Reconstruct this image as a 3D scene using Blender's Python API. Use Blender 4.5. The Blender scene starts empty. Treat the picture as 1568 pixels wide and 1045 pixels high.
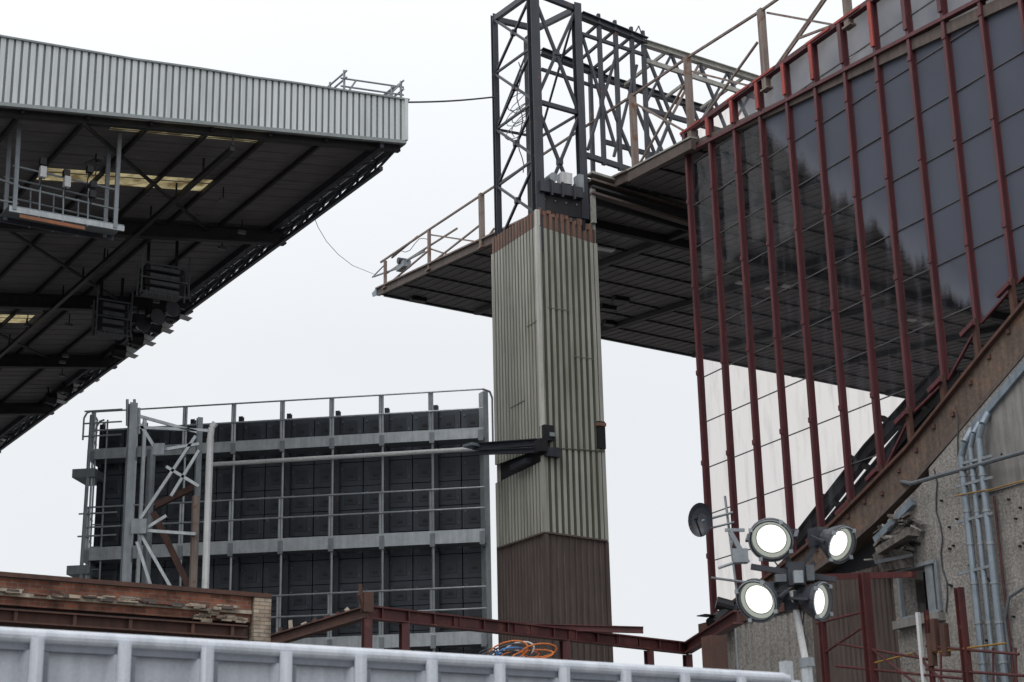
import bpy, math, random
from mathutils import Vector as V, Matrix
random.seed(4)
scene=bpy.context.scene
# ------------------------------------------------------------------ survey (camera solved from the vanishing points)
F=2613.0
C=V((0,0,1.7))
UPc=V((-184,8222,-2613)).normalized()
fw=V((0,0,-1)); Yw=(fw-UPc*fw.dot(UPc)).normalized(); Xw=Yw.cross(UPc)
M3=Matrix((Xw,Yw,UPc))
Z=V((0,0,1))
def D(u,v): return M3@V((u-784.0,522.5-v,-F))
def hp(u,v,p0,n):
    d=D(u,v); return C+d*((p0-C).dot(n)/d.dot(n))
def hy(u,v,y): return hp(u,v,V((0,y,0)),V((0,1,0)))
def hz(u,v,z): return hp(u,v,V((0,0,z)),Z)
def horiz(p): return V((p.x,p.y,0)).normalized()
A=horiz(D(-611,1386)); B=V((A.y,-A.x,0))
# ------------------------------------------------------------------ materials
MATS={}
def newmat(name):
    m=bpy.data.materials.new(name); m.use_nodes=True; nt=m.node_tree; nt.nodes.clear()
    out=nt.nodes.new('ShaderNodeOutputMaterial'); MATS[name]=m
    return m,nt,out
def N(nt,t,**k):
    n=nt.nodes.new(t)
    for a,b in k.items(): setattr(n,a,b)
    return n
def mat(name,c1,c2=None,rough=.7,metal=0.0,scale=1.2,streak=0.5,bump=0.0,bscale=40,fine=0.25,spec=.4,rust=0.0,rustc=(.16,.07,.035),lo=.36,hi=.60):
    if c2 is None: c2=tuple(x*.55 for x in c1)
    m,nt,out=newmat(name)
    tc=N(nt,'ShaderNodeTexCoord'); L=nt.links.new
    n1=N(nt,'ShaderNodeTexNoise'); n1.inputs['Scale'].default_value=scale; n1.inputs['Detail'].default_value=6; n1.inputs['Roughness'].default_value=.65
    L(tc.outputs['Object'],n1.inputs['Vector'])
    mp=N(nt,'ShaderNodeMapping'); mp.inputs['Scale'].default_value=(7,.5,1); L(tc.outputs['UV'],mp.inputs['Vector'])
    n2=N(nt,'ShaderNodeTexNoise'); n2.inputs['Scale'].default_value=1.0; n2.inputs['Detail'].default_value=4; L(mp.outputs['Vector'],n2.inputs['Vector'])
    n3=N(nt,'ShaderNodeTexNoise'); n3.inputs['Scale'].default_value=bscale; n3.inputs['Detail'].default_value=3; L(tc.outputs['Object'],n3.inputs['Vector'])
    mx=N(nt,'ShaderNodeMix'); mx.inputs[0].default_value=streak; L(n1.outputs['Fac'],mx.inputs[2]); L(n2.outputs['Fac'],mx.inputs[3])
    mx2=N(nt,'ShaderNodeMix'); mx2.inputs[0].default_value=fine; L(mx.outputs[0],mx2.inputs[2]); L(n3.outputs['Fac'],mx2.inputs[3])
    cr=N(nt,'ShaderNodeValToRGB'); cr.color_ramp.elements[0].position=lo; cr.color_ramp.elements[1].position=hi
    cr.color_ramp.elements[0].color=(*c2,1); cr.color_ramp.elements[1].color=(*c1,1)
    L(mx2.outputs[0],cr.inputs['Fac'])
    col=cr.outputs['Color']
    b=N(nt,'ShaderNodeBsdfPrincipled'); b.inputs['Roughness'].default_value=rough; b.inputs['Metallic'].default_value=metal
    b.inputs['Specular IOR Level'].default_value=spec
    if rust>0:
        n4=N(nt,'ShaderNodeTexNoise'); n4.inputs['Scale'].default_value=2.3; n4.inputs['Detail'].default_value=8; n4.inputs['Roughness'].default_value=.75
        mp4=N(nt,'ShaderNodeMapping'); mp4.inputs['Location'].default_value=(7,3,2); L(tc.outputs['Object'],mp4.inputs['Vector']); L(mp4.outputs[0],n4.inputs['Vector'])
        r=N(nt,'ShaderNodeMapRange'); r.inputs['From Min'].default_value=.62-rust*.2; r.inputs['From Max'].default_value=.70-rust*.15; L(n4.outputs['Fac'],r.inputs['Value'])
        mr_=N(nt,'ShaderNodeMix',data_type='RGBA'); mr_.inputs[7].default_value=(*rustc,1); L(r.outputs[0],mr_.inputs[0]); L(col,mr_.inputs[6]); col=mr_.outputs[2]
    L(col,b.inputs['Base Color']); L(b.outputs[0],out.inputs['Surface'])
    if bump:
        bp=N(nt,'ShaderNodeBump'); bp.inputs['Strength'].default_value=bump; bp.inputs['Distance'].default_value=.03
        L(n3.outputs['Fac'],bp.inputs['Height']); L(bp.outputs[0],b.inputs['Normal'])
    return m
mat('white_cladding',(.66,.69,.69),(.54,.57,.57),rough=.5,streak=.9)
mat('white_cladding_b',(.61,.64,.64),(.47,.50,.50),rough=.5,streak=.9)
mat('white_groove',(.27,.30,.30),(.19,.21,.21),rough=.6)
mat('fascia_trim',(.30,.33,.33),(.2,.22,.22))
mat('tower_cladding',(.42,.42,.385),(.29,.29,.255),rough=.6,streak=.85)
mat('tower_cladding_b',(.37,.37,.335),(.23,.23,.195),rough=.6,streak=.85)
mat('tower_trim',(.60,.60,.56),(.36,.36,.31),rough=.6,streak=.7)
mat('tower_groove',(.20,.20,.165),(.11,.115,.08),streak=.8)  # groove and lap tone, rib shadows put into the colour
mat('tower_groove_dark',(.11,.115,.08),(.06,.065,.04),streak=.8)  # darker copy for the rib shadows painted on the right face
mat('brown_cladding',(.105,.080,.072),(.062,.048,.044),rough=.6,streak=.85)
mat('rust_strip',(.24,.12,.08),(.09,.065,.055),streak=.6,scale=3)
mat('dark_steel',(.045,.05,.064),(.026,.028,.036),rough=.45,rust=.08)
mat('black_steel',(.018,.019,.022),(.012,.012,.014),rough=.5)
mat('soffit',(.21,.195,.195),(.13,.12,.12),rough=.85,streak=.6)
mat('soffit_beam',(.035,.034,.037),(.02,.02,.022),rough=.7)
mat('eaves_sheet',(.42,.44,.45),(.28,.29,.30),rough=.6)
mat('galv',(.50,.53,.55),(.30,.33,.35),rough=.45,metal=.35,scale=3)
mat('galv_dull',(.30,.33,.35),(.18,.20,.22),rough=.55,metal=.3,scale=3)
mat('truss_grey',(.14,.155,.17),(.07,.08,.09),rough=.55)
mat('duct',(.27,.32,.37),(.15,.18,.21),rough=.4,metal=.3,scale=2.5)
mat('screen_cabinet',(.060,.071,.088),(.040,.047,.058),rough=.5)
mat('screen_door',(.036,.043,.055),(.024,.029,.037),rough=.45)
mat('screen_detail',(.14,.16,.18),(.08,.09,.10),rough=.5)
mat('maroon',(.125,.036,.042),(.062,.026,.030),rough=.55,streak=.8,rust=.1)
mat('bright_red',(.42,.06,.045),(.16,.035,.033),rough=.5,streak=.5,scale=2.5)
mat('red_steel',(.105,.027,.028),(.045,.018,.018),rough=.55,rust=.2)
mat('rust_steel',(.11,.052,.038),(.045,.028,.024),rough=.75)
mat('tan_steel',(.25,.20,.175),(.12,.09,.078),rough=.7,streak=.7,rust=.35)
mat('pale_steel',(.40,.40,.37),(.18,.175,.15),rough=.7,rust=.15)
mat('rim_brown',(.13,.10,.088),(.06,.047,.042),rough=.7)
mat('raker_brown',(.155,.11,.085),(.06,.048,.042),rough=.85,streak=.45,bump=.5,bscale=9,scale=.9,rust=.25,rustc=(.22,.11,.06))
mat('pebble',(.31,.295,.275),(.12,.11,.10),rough=.95,scale=.7,streak=.5,bump=1.0,bscale=14,fine=.5,lo=.34,hi=.62)
mat('rubble',(.17,.155,.14),(.035,.03,.028),rough=.95,scale=3,bump=1,bscale=9)
mat('hoarding_white',(.60,.63,.68),(.42,.45,.50),rough=.3,streak=.85)
mat('hoarding_panel',(.50,.53,.58),(.34,.37,.41),rough=.4,streak=.85)
mat('hoarding_shade',(.22,.24,.28),(.14,.16,.19),rough=.5)  # dark tone for the rib shadows painted onto the hoarding
mat('stone',(.48,.42,.34),(.18,.15,.12),rough=.9,scale=4,bump=.5)
mat('orange_cable',(.65,.18,.03),(.4,.1,.02),rough=.4)
mat('blue_cable',(.08,.22,.5),(.05,.15,.4),rough=.4)
mat('yellow_pipe',(.34,.19,.04),(.15,.09,.03),rough=.5)
mat('orange_edge',(.40,.14,.06),(.15,.09,.06),rough=.6)
mat('white_plate',(.70,.71,.71),(.42,.42,.42),rough=.4)
mat('concrete',(.26,.25,.24),(.13,.125,.12),rough=.9,streak=.6)
mat('ground',(.16,.155,.15),(.10,.098,.095),rough=.95,scale=.15,streak=0,bump=.5)
mat('cable',(.06,.065,.08),(.04,.04,.05))
mat('transom',(.10,.10,.105),(.06,.055,.06),rough=.6)
def brickmat(name,c1,c2,mortar):
    m,nt,out=newmat(name); L=nt.links.new
    tc=N(nt,'ShaderNodeTexCoord'); br=N(nt,'ShaderNodeTexBrick')
    br.inputs['Scale'].default_value=1; br.inputs['Brick Width'].default_value=.225; br.inputs['Row Height'].default_value=.075
    br.inputs['Mortar Size'].default_value=.008; br.inputs['Color1'].default_value=(*c1,1); br.inputs['Color2'].default_value=(*c2,1); br.inputs['Mortar'].default_value=(*mortar,1)
    L(tc.outputs['UV'],br.inputs['Vector'])
    n=N(nt,'ShaderNodeTexNoise'); n.inputs['Scale'].default_value=3; n.inputs['Detail'].default_value=6; L(tc.outputs['Object'],n.inputs['Vector'])
    cr=N(nt,'ShaderNodeValToRGB'); cr.color_ramp.elements[0].position=.35; cr.color_ramp.elements[0].color=(.3,.3,.3,1); cr.color_ramp.elements[1].position=.6
    L(n.outputs['Fac'],cr.inputs['Fac'])
    mx=N(nt,'ShaderNodeMix',data_type='RGBA',blend_type='MULTIPLY'); mx.inputs[0].default_value=.8
    L(br.outputs['Color'],mx.inputs[6]); L(cr.outputs['Color'],mx.inputs[7])
    b=N(nt,'ShaderNodeBsdfPrincipled'); b.inputs['Roughness'].default_value=.9
    bp=N(nt,'ShaderNodeBump'); bp.inputs['Distance'].default_value=.01; L(br.outputs['Fac'],bp.inputs['Height']); bp.invert=True; L(bp.outputs[0],b.inputs['Normal'])
    L(mx.outputs[2],b.inputs['Base Color']); L(b.outputs[0],out.inputs['Surface'])
brickmat('brick_red',(.34,.12,.07),(.20,.075,.05),(.25,.2,.16))
brickmat('brick_cream',(.50,.42,.33),(.40,.30,.22),(.22,.2,.17))
def skylight():
    m,nt,out=newmat('rooflight'); L=nt.links.new
    tc=N(nt,'ShaderNodeTexCoord'); n=N(nt,'ShaderNodeTexNoise'); n.inputs['Scale'].default_value=1.5; n.inputs['Detail'].default_value=6
    L(tc.outputs['Object'],n.inputs['Vector'])
    cr=N(nt,'ShaderNodeValToRGB'); cr.color_ramp.elements[0].position=.4; cr.color_ramp.elements[0].color=(.08,.06,.028,1); cr.color_ramp.elements[1].position=.62; cr.color_ramp.elements[1].color=(.27,.23,.13,1)
    L(n.outputs['Fac'],cr.inputs['Fac'])
    t=N(nt,'ShaderNodeBsdfTranslucent'); L(cr.outputs['Color'],t.inputs['Color']); L(t.outputs[0],out.inputs['Surface'])
skylight()
def lampmat():
    m,nt,out=newmat('lamp_glow'); e=N(nt,'ShaderNodeEmission'); e.inputs['Color'].default_value=(1,.99,.94,1); e.inputs['Strength'].default_value=1.6
    nt.links.new(e.outputs[0],out.inputs['Surface'])
    m,nt,out=newmat('lamp_lens'); e=N(nt,'ShaderNodeEmission'); e.inputs['Color'].default_value=(.85,.92,.80,1); e.inputs['Strength'].default_value=.42
    nt.links.new(e.outputs[0],out.inputs['Surface'])
lampmat()
# ------------------------------------------------------------------ object builder
class O:
    def __init__(s,name): s.name=name; s.parts={}
    def buf(s,part,m):
        k=(part,m)
        if k not in s.parts: s.parts[k]=([],[])
        return s.parts[k]
    def add(s,part,m,vs,fs):
        b=s.buf(part,m); o=len(b[0]); b[0].extend(vs); b[1].extend([tuple(i+o for i in f) for f in fs])
    def beam(s,part,m,p,q,w,h=None,up=Z):
        h=h or w; d=(q-p)
        if d.length<1e-4: return
        d.normalize(); u=V(up)
        if abs(d.dot(u))>.97: u=V(A) if abs(d.dot(A))<.9 else V(B)
        x=d.cross(u).normalized()*w/2; y=x.cross(d).normalized()*h/2
        vs=[p-x-y,p+x-y,p+x+y,p-x+y,q-x-y,q+x-y,q+x+y,q-x+y]
        s.add(part,m,vs,[(0,1,2,3),(4,7,6,5),(0,4,5,1),(1,5,6,2),(2,6,7,3),(3,7,4,0)])
    def ibeam(s,part,m,p,q,w,h,up=Z):
        d=(q-p).normalized(); u=V(up)
        if abs(d.dot(u))>.97: u=V(A)
        x=d.cross(u).normalized(); y=x.cross(d).normalized(); t=.12*h
        s.beam(part,m,p+y*(h/2-t/2),q+y*(h/2-t/2),w,t,u); s.beam(part,m,p-y*(h/2-t/2),q-y*(h/2-t/2),w,t,u)
        s.beam(part,m,p,q,w*.15,h-2*t-.002,u)
    def tube(s,part,m,p,q,r,n=8,r2=None):
        d=(q-p)
        if d.length<1e-5: return
        d.normalize(); u=Z if abs(d.z)<.9 else V((1,0,0)); x=d.cross(u).normalized(); y=x.cross(d); r2=r if r2 is None else r2
        vs=[];fs=[]
        for i in range(n):
            a=2*math.pi*i/n; c=x*math.cos(a)+y*math.sin(a); vs+= [p+c*r,q+c*r2]
        for i in range(n):
            j=(i+1)%n; fs.append((2*i,2*j,2*j+1,2*i+1))
        fs.append(tuple(2*i+1 for i in range(n))); fs.append(tuple(2*i for i in reversed(range(n))))
        s.add(part,m,vs,fs)
    def poly(s,part,m,pts,r,n=6):
        for i in range(len(pts)-1): s.tube(part,m,pts[i],pts[i+1],r,n)
    def prism(s,part,m,pts,t):
        n=len(pts); vs=list(pts)+[p+t for p in pts]
        fs=[tuple(range(n)),tuple(reversed(range(n,2*n)))]+[(i,i+n,(i+1)%n+n,(i+1)%n) for i in range(n)]
        s.add(part,m,vs,fs)
    def face(s,part,m,pts): s.add(part,m,list(pts),[tuple(range(len(pts)))])
    def box(s,part,m,c,sx,sy,sz,ax=None):
        ax=ax or V((1,0,0)); s.beam(part,m,c-ax*sx/2,c+ax*sx/2,sy,sz)
    def corr(s,part,m,P0,P1,zb,zt,n,pitch,depth,gm=None,prof=(.0,.42,.5,.92),alt=None,sheet=4):
        d=V((P1.x-P0.x,P1.y-P0.y,0)); Ln=d.length; d.normalize(); k=max(1,round(Ln/pitch)); pt=Ln/k
        xs=[]; cur=m; rnd=random.Random(int(Ln*1000)+len(part))
        for i in range(k):
            if alt and i%sheet==0: cur=rnd.choice([m,alt])
            xs+= [(i*pt+prof[0]*pt,1,cur),(i*pt+prof[1]*pt,1,cur),(i*pt+prof[2]*pt,0,cur),(i*pt+prof[3]*pt,0,cur)]
        xs.append((Ln,1,cur))
        for i in range(len(xs)-1):
            q=[]
            for (x,h,_),z in ((xs[i],zb),(xs[i+1],zb),(xs[i+1],zt),(xs[i],zt)):
                q.append(V((P0.x,P0.y,0))+d*x+n*(h*depth)+Z*z(x/Ln))
            mm=xs[i][2] if (gm is None or (xs[i][1]==1 and xs[i+1][1]==1)) else gm
            s.face(part if mm!=gm else part+'_grooves',mm,q)
    def done(s,uvf=None):
        allv=[v for b in s.parts.values() for v in b[0]]
        mn=V((min(v.x for v in allv),min(v.y for v in allv),min(v.z for v in allv))); mxx=V((max(v.x for v in allv),max(v.y for v in allv),0))
        org=V(((mn.x+mxx.x)/2,(mn.y+mxx.y)/2,mn.z))
        e=bpy.data.objects.new(s.name,None); e.location=org; e.empty_display_size=.5; scene.collection.objects.link(e)
        for (part,m),b in s.parts.items():
            me=bpy.data.meshes.new(part); me.from_pydata([v-org for v in b[0]],[],b[1]); me.materials.append(MATS[m]); me.validate()
            uv=me.uv_layers.new(name='UVMap')
            for p in me.polygons:
                n=p.normal
                if abs(n.z)<.7: t=Z.cross(n).normalized()
                for li in p.loop_indices:
                    co=me.vertices[me.loops[li].vertex_index].co+org
                    if uvf and part=='glazing': uv.data[li].uv=uvf(co)
                    elif abs(n.z)>=.7: uv.data[li].uv=(co.dot(A),co.dot(B))
                    else: uv.data[li].uv=(co.dot(t),co.z)
            o=bpy.data.objects.new(part,me); scene.collection.objects.link(o); o.parent=e
        return e
def lerp(p,q,t): return p+(q-p)*t
def gz(p): return V((p.x,p.y,0))
# ------------------------------------------------------------------ ground
g=O('ground'); g.face('surface','ground',[V((-700,-300,0)),V((700,-300,0)),V((700,1200,0)),V((-700,1200,0))]); g.done()
# ------------------------------------------------------------------ LEFT STAND ROOF
K=hz(613,222,26.7); T=hz(0,680,26.7); LA=(T-K).normalized(); LN=V((LA.y,-LA.x,0))
FL=hp(0,165,K,LA); E=(FL-K).normalized()
def lp(a,b,dz=0): return K+LA*a+E*b+Z*dz
def lab(u,v):
    n=LA.cross(E).normalized(); p=hp(u,v,K,n)-K
    return p.dot(LA),(p-LA*p.dot(LA)).length
R=O('left_stand_roof')
tops=[(-60,52),(0,65),(100,82),(200,99),(300,113),(380,126),(440,134),(520,146),(570,153),(618,160)]
tp=[hp(u,v,K,LA) for u,v in tops]
Eh=V((E.x,E.y,0)).normalized()
def fz(t_b):
    pts=sorted([((p-K).dot(Eh),p.z) for p in tp])
    if t_b<=pts[0][0]: return pts[0][1]
    for (x0,z0),(x1,z1) in zip(pts,pts[1:]):
        if t_b<=x1: return z0+(z1-z0)*(t_b-x0)/(x1-x0)
    (x0,z0),(x1,z1)=pts[-2:]; return z1
BL=28.0; sl=E.z/Eh.dot(E)
R.corr('fascia','white_cladding',K-LA*.35,K+Eh*BL-LA*.35,lambda t:K.z+sl*BL*t,lambda t:fz(BL*t),-LA,.235,.05,gm='white_groove',prof=(0,.66,.74,.92),alt='white_cladding_b')
R.prism('fascia_return','white_cladding',[K-LA*.33-LN*.02,K+LA*1.2-LN*.02,V((K.x,K.y,fz(0)))+LA*1.2-LN*.02,V((K.x,K.y,fz(0)))-LA*.33-LN*.02],LN*.05)
R.beam('bottom_trim','fascia_trim',K-LA*.38-Z*.06,K+E*BL-LA*.38-Z*.06,.14,.12)
for i in range(len(tp)-1): R.beam('top_trim','fascia_trim',tp[i+1]-LA*.38,tp[i]-LA*.38,.16,.06)
R.beam('corner_trim','white_cladding_b',V((K.x,K.y,K.z))-LA*.42,V((K.x,K.y,fz(0)))-LA*.42,.12,.12)
DA,DB=1.25,2.1
sky=[((75,252),(145,272),1),((150,264),(290,291),1),((222,190),(272,198),1.3),((305,205),(380,216),1.3),((178,184),(222,190),1),((150,354),(200,360),1),((0,490),(35,496),1),((282,198),(308,204),1)]
skb=[]
for p,q,k in sky:
    a0,b0=lab(*p); a1,b1=lab(*q); skb.append(((a0+a1)/2,min(b0,b1),max(b0,b1),k))
na=60; nb=27
for i in range(na):
    for j in range(nb):
        a0=-.3+i*DA; b0=.9+j*1.05; ac=a0+DA/2; bc=b0+.52
        m='soffit'
        for (sa,s0,s1,k) in skb:
            if abs(ac-sa)<DA*.5*k and s0-.3<=bc<=s1+.3: m='rooflight'
        R.face('deck' if m=='soffit' else 'rooflights',m,[lp(a0,b0),lp(a0+DA,b0),lp(a0+DA,b0+1.05),lp(a0,b0+1.05)])
for j in range(0,14):
    b=.9+j*DB
    R.beam('purlins','soffit_beam',lp(-.2,b,-.10),lp(74,b,-.10),.09,.18)
for i in range(0,int(74/.84)):
    R.beam('deck_ribs','soffit',lp(i*.84,.95,-.01),lp(i*.84,BL,-.01),.06,.016)
for i in range(1,9):
    a=i*9.6-.4
    R.ibeam('rafters','soffit_beam',lp(a,.2,-.42),lp(a,BL,-.42),.32,.62)
R.beam('end_rafter','soffit_beam',lp(.1,0,-.12),lp(.1,BL,-.12),.2,.25)
R.face('eaves_sheet','eaves_sheet',[lp(-.2,.06,.17),lp(74,.06,.17),lp(74,.9,.05),lp(-.2,.9,.05)])
R.beam('edge_chord','truss_grey',lp(-.3,0,.05),lp(74,0,.05),.10,.30)
R.beam('edge_chord','dark_steel',lp(-.3,.9,-.15),lp(74,.9,-.15),.14,.3)
R.beam('edge_lower_chord','dark_steel',lp(.5,.5,-.75),lp(74,.5,-.75),.14,.14)
a=.3
while a<73:
    R.beam('edge_lattice','truss_grey',lp(a,.05,0),lp(a+.7,.85,-.05),.06,.06); R.beam('edge_lattice','truss_grey',lp(a+.7,.85,-.05),lp(a+1.4,.05,0),.06,.06)
    R.beam('edge_lattice','dark_steel',lp(a,.05,-.1),lp(a+.7,.5,-.72),.07,.07); R.beam('edge_lattice','dark_steel',lp(a+.7,.5,-.72),lp(a+1.4,.05,-.1),.07,.07)
    a+=1.4
for i in range(0,7):
    a=i*9.6
    R.beam('wind_bracing','soffit_beam',lp(a,1+2.1*5,-.3),lp(a+9.6,1+2.1*1,-.3),.1,.1)
R.beam('service_girder','black_steel',lp(0,6.4,-.7),lp(60,6.4,-.7),.16,.16)
for i in range(24): R.beam('service_girder','black_steel',lp(i*2.5,6.4,-.6),lp(i*2.5,6.4,-.1),.06,.06)
for i in range(8):
    R.ibeam('rear_columns','dark_steel',gz(lp(i*9.6-.4,27)),lp(i*9.6-.4,27,-.9),.4,.5,up=LA)
R.corr('rear_wall','white_cladding',lp(0,27.6),lp(74,27.6),lambda t:0,lambda t:lp(0,27.6).z-.2,E,.5,.06)
for i in range(22):
    a=random.uniform(3,34); b=random.uniform(1.6,9)
    R.beam('small_fittings','black_steel',lp(a,b,-.1),lp(a,b,-.55),.04,.04); R.box('small_fittings','screen_detail',lp(a,b,-.6),.3,.14,.12,ax=Eh)
R.done()
# hanging gantry
G=O('maintenance_gantry')
gq=K+LA*1.2
def q(u,v,o=0): return hp(u,v,gq+LA*o,LA)
for o in (0,1.0):
    w=lambda p:p+LA*o
    G.beam('hangers','galv_dull',w(q(30,178)),w(q(22,322)),.13,.13); G.beam('hangers','galv_dull',w(q(184,190)),w(q(176,350)),.13,.13)
    for v0,v1 in ((254,292),(284,322)): G.tube('rails','galv_dull',w(q(20,v0)),w(q(182,v1)),.035)
    G.beam('platform_edge','galv' if o==0 else 'dark_steel',w(q(14,320)),w(q(190,351)),.07,.17)
    for u in (62,98,136): G.tube('rails','galv_dull',w(q(u,262+(u-20)*.235)),w(q(u-2,325+(u-14)*.18)),.03)
G.beam('toe_board','orange_edge',q(30,331,-.06),q(130,350,-.06),.05,.11)
G.prism('platform','galv_dull',[q(14,316),q(190,347),q(190,347)+LA,q(14,316)+LA],Z*.05)
G.tube('rails','galv_dull',q(30,285),q(-40,262),.035); G.tube('rails','galv_dull',q(28,312),q(-40,300),.035)
for u,v,m in ((64,266,'white_plate'),(101,281,'white_plate'),(64,250,'black_steel'),(100,268,'black_steel'),(136,262,'black_steel'),(141,285,'black_steel'),(150,243,'black_steel'),(140,300,'black_steel')):
    p=q(u,v)-LA*.1; G.box('lamp_heads',m,p,.2,.2,.36 if m!='black_steel' else .22,ax=Eh)
    G.tube('lamp_brackets','black_steel',p,q(u-4,v+26),.02)
for i in range(5): G.tube('lamp_brackets','black_steel',q(130+i*6,250),q(158-i*6,238+i*9),.018)
G.done()
# loudspeakers
def spk(a,u0,v0,u1,v1):
    S=O('loudspeaker_cluster'); p0=K+LA*a
    c00=hp(u0,v0,p0,LA); c11=hp(u1,v1,p0,LA); w=(c11-c00).dot(-Eh); h=c00.z-c11.z
    c=(c00+c11)/2; n=4
    for i in range(n):
        cc_=c+Z*(h/2-(i+.5)*h/n)
        S.box('cabinets','black_steel',cc_,w*.8,.7,h/n*.78,ax=Eh)
        S.box('grilles','screen_detail',cc_-LA*.37,w*.62,.04,h/n*.5,ax=Eh)
    for sx in (-1,1):
        x=-Eh*(sx*w/2)
        S.beam('frame','truss_grey',c+x-Z*h*.55,c+x+Z*(h*.55),.07,.07)
        S.beam('frame','truss_grey',c+x-LA*.45-Z*h*.5,c+x-LA*.45+Z*(h*.9),.06,.06)
    for k_ in range(9):
        x=-Eh*((k_/8-.5)*w*1.05); S.beam('frame','truss_grey',c+x-LA*.5-Z*h*.62,c+x-LA*.5-Z*h*.45,.04,.04)
    for z_ in (-.5,0,.5): S.beam('frame','truss_grey',c-Eh*w/2-LA*.45+Z*h*z_,c+Eh*w/2-LA*.45+Z*h*z_,.05,.05)
    for sx in (-.3,.3): S.beam('hanger','black_steel',c+Eh*w*sx+Z*h/2,c+Eh*w*sx+Z*(h/2+1.5),.1,.1)
    S.beam('white_side','white_plate',c-Eh*(w*.52)-LA*.3-Z*h*.2,c-Eh*(w*.52)-LA*.3+Z*h*.45,.05,.05)
    S.done()
spk(11.5,212,406,282,462); spk(16.5,144,462,194,520)
HD=O('horn_loudspeaker')
for (u,v,a) in ((210,500,17),(232,490,16.5),(255,478,16.5)):
    c=hp(u,v,K+LA*a,LA); HD.tube('horn','dark_steel',c,c-LA*.5-Eh*.1,.12,12,.36); HD.tube('driver','black_steel',c,c+LA*.3,.14,10); HD.beam('yoke','black_steel',c,c+Z*1.0,.05,.05)
    HD.box('case','black_steel',c+Eh*.5+LA*.3,.5,.5,.4,ax=Eh)
HD.done()
def edge_flood(a,u,v,n=3):
    S=O('roof_floodlight'); p0=K+LA*a
    for i in range(n):
        c=hp(u-i*15,v+i*10,p0,LA)+LA*i*1.0
        S.tube('housing','black_steel',c+Eh*.5,c-Eh*.0,.26,10,.34)
        S.beam('visor','white_plate',c-Eh*.05+Z*.22,c-Eh*.55+Z*.1,.5,.03)
        S.beam('visor','white_plate',c-Eh*.05-Z*.05,c-Eh*.6-Z*.14,.5,.03)
        S.beam('bracket','dark_steel',c+Eh*.3,c+Eh*.5+Z*1.0,.07,.07)
    S.done()
edge_flood(19,272,482,4); edge_flood(33,134,577,3); edge_flood(46,16,660,3)
S=O('scaffold_guardrail')
def sq(u,v,o=0): return hp(u,v,K,LA)+LA*o
for o in (0,1.1):
    for u,vt,vb in ((527,108,150),(600,133,158),(614,125,160)): S.tube('standards','galv_dull',sq(u,vb,o),sq(u,vt,o),.045)
    for v0,v1 in ((120,134),(132,146),(144,152)): S.tube('ledgers','galv_dull',sq(522,v0,o),sq(618,v1,o),.035)
    S.tube('braces','galv_dull',sq(527,150,o),sq(545,124,o),.035); S.tube('braces','galv_dull',sq(590,152,o),sq(614,128,o),.035)
for u,v in ((527,112),(527,122),(614,127),(614,140),(600,136)): S.tube('transoms','galv_dull',sq(u,v,-.2),sq(u,v,1.4),.035)
S.done()
# ------------------------------------------------------------------ gable plane
G0=hz(1055,205,26.7)
def gp(u,v,off=0): return hp(u,v,G0-B*off,B)
def gs(u,v): p=gp(u,v); return (-(p-G0).dot(A),p.z)
def gq_(s,z,off=0): return V((G0.x,G0.y,0))-A*s-B*off+Z*z
def interp(pts):
    pts=sorted(pts)
    def f(x):
        if x<=pts[0][0]: a,b=pts[0],pts[1]
        elif x>=pts[-1][0]: a,b=pts[-2],pts[-1]
        else:
            for a,b in zip(pts,pts[1:]):
                if x<=b[0]: break
        return a[1]+(b[1]-a[1])*(x-a[0])/(b[0]-a[0])
    return f
# ------------------------------------------------------------------ RIGHT CANOPY
Pc=gp(582,450); Pe=gp(1055,232); Ae=(Pc-Pe).normalized(); La=(Pc-Pe).length
Bp=(hp(1065,545,Pc,A)-Pc).normalized()
def cp(a,b,dz=0): return Pe+Ae*a+Bp*b+Z*dz
R=O('canopy_roof')
amin=-22
na=int((La-amin)/1.5)+1; da=(La-amin)/na
for i in range(na):
    for j in range(16):
        a0=amin+i*da; b0=j*2.2
        R.face('deck','soffit',[cp(a0,b0),cp(a0+da,b0),cp(a0+da,b0+2.2),cp(a0,b0+2.2)])
i=amin+.8
while i<La:
    R.beam('purlins','soffit_beam',cp(i,.1,-.05),cp(i,35,-.05),.05,.08); i+=2.6
i=.3
while i<35:
    R.beam('deck_ribs','soffit',cp(amin,i,-.02),cp(La-.2,i,-.02),.08,.03); i+=.5
for b in (5.0,11.5,18,24.5,31):
    R.beam('rafters','soffit_beam',cp(amin,b,-.17),cp(La-.6,b,-.17),.24,.24)
R.beam('service_beam','soffit_beam',cp(9.5,.4,-.25),cp(9.5,34,-.25),.25,.35)
R.beam('gable_rim','rim_brown',cp(amin,-.06,.05),cp(La+.05,-.06,.05),.12,.34)
R.beam('gable_rim_cap','tan_steel',cp(-.5,-.1,.26),cp(La+.1,-.1,.26),.26,.07)
R.beam('front_rim','rim_brown',cp(La+.06,-.1,.10),cp(La+.06,35.2,.10),.12,.26)
R.beam('front_gutter','galv_dull',cp(La-.02,.2,-.08),cp(La-.02,35,-.08),.10,.05)
R.prism('corner_plate','duct',[cp(La+.1,-.15,.3),cp(La+.6,-.2,.1),cp(La+.5,-.2,-.1),cp(La+.1,-.15,-.1)],B*.05)
for u,v in ((925,371),(1135,423),(1180,431),(1205,428),(1395,480),(1420,486)):
    nrm=Ae.cross(Bp).normalized(); p=hp(u,v,Pe,nrm)-Z*.32
    R.box('soffit_pale_plates','white_plate',p,.9 if u<1000 else .5,.35,.06,ax=B)  # plain white plates, they give no light
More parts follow.
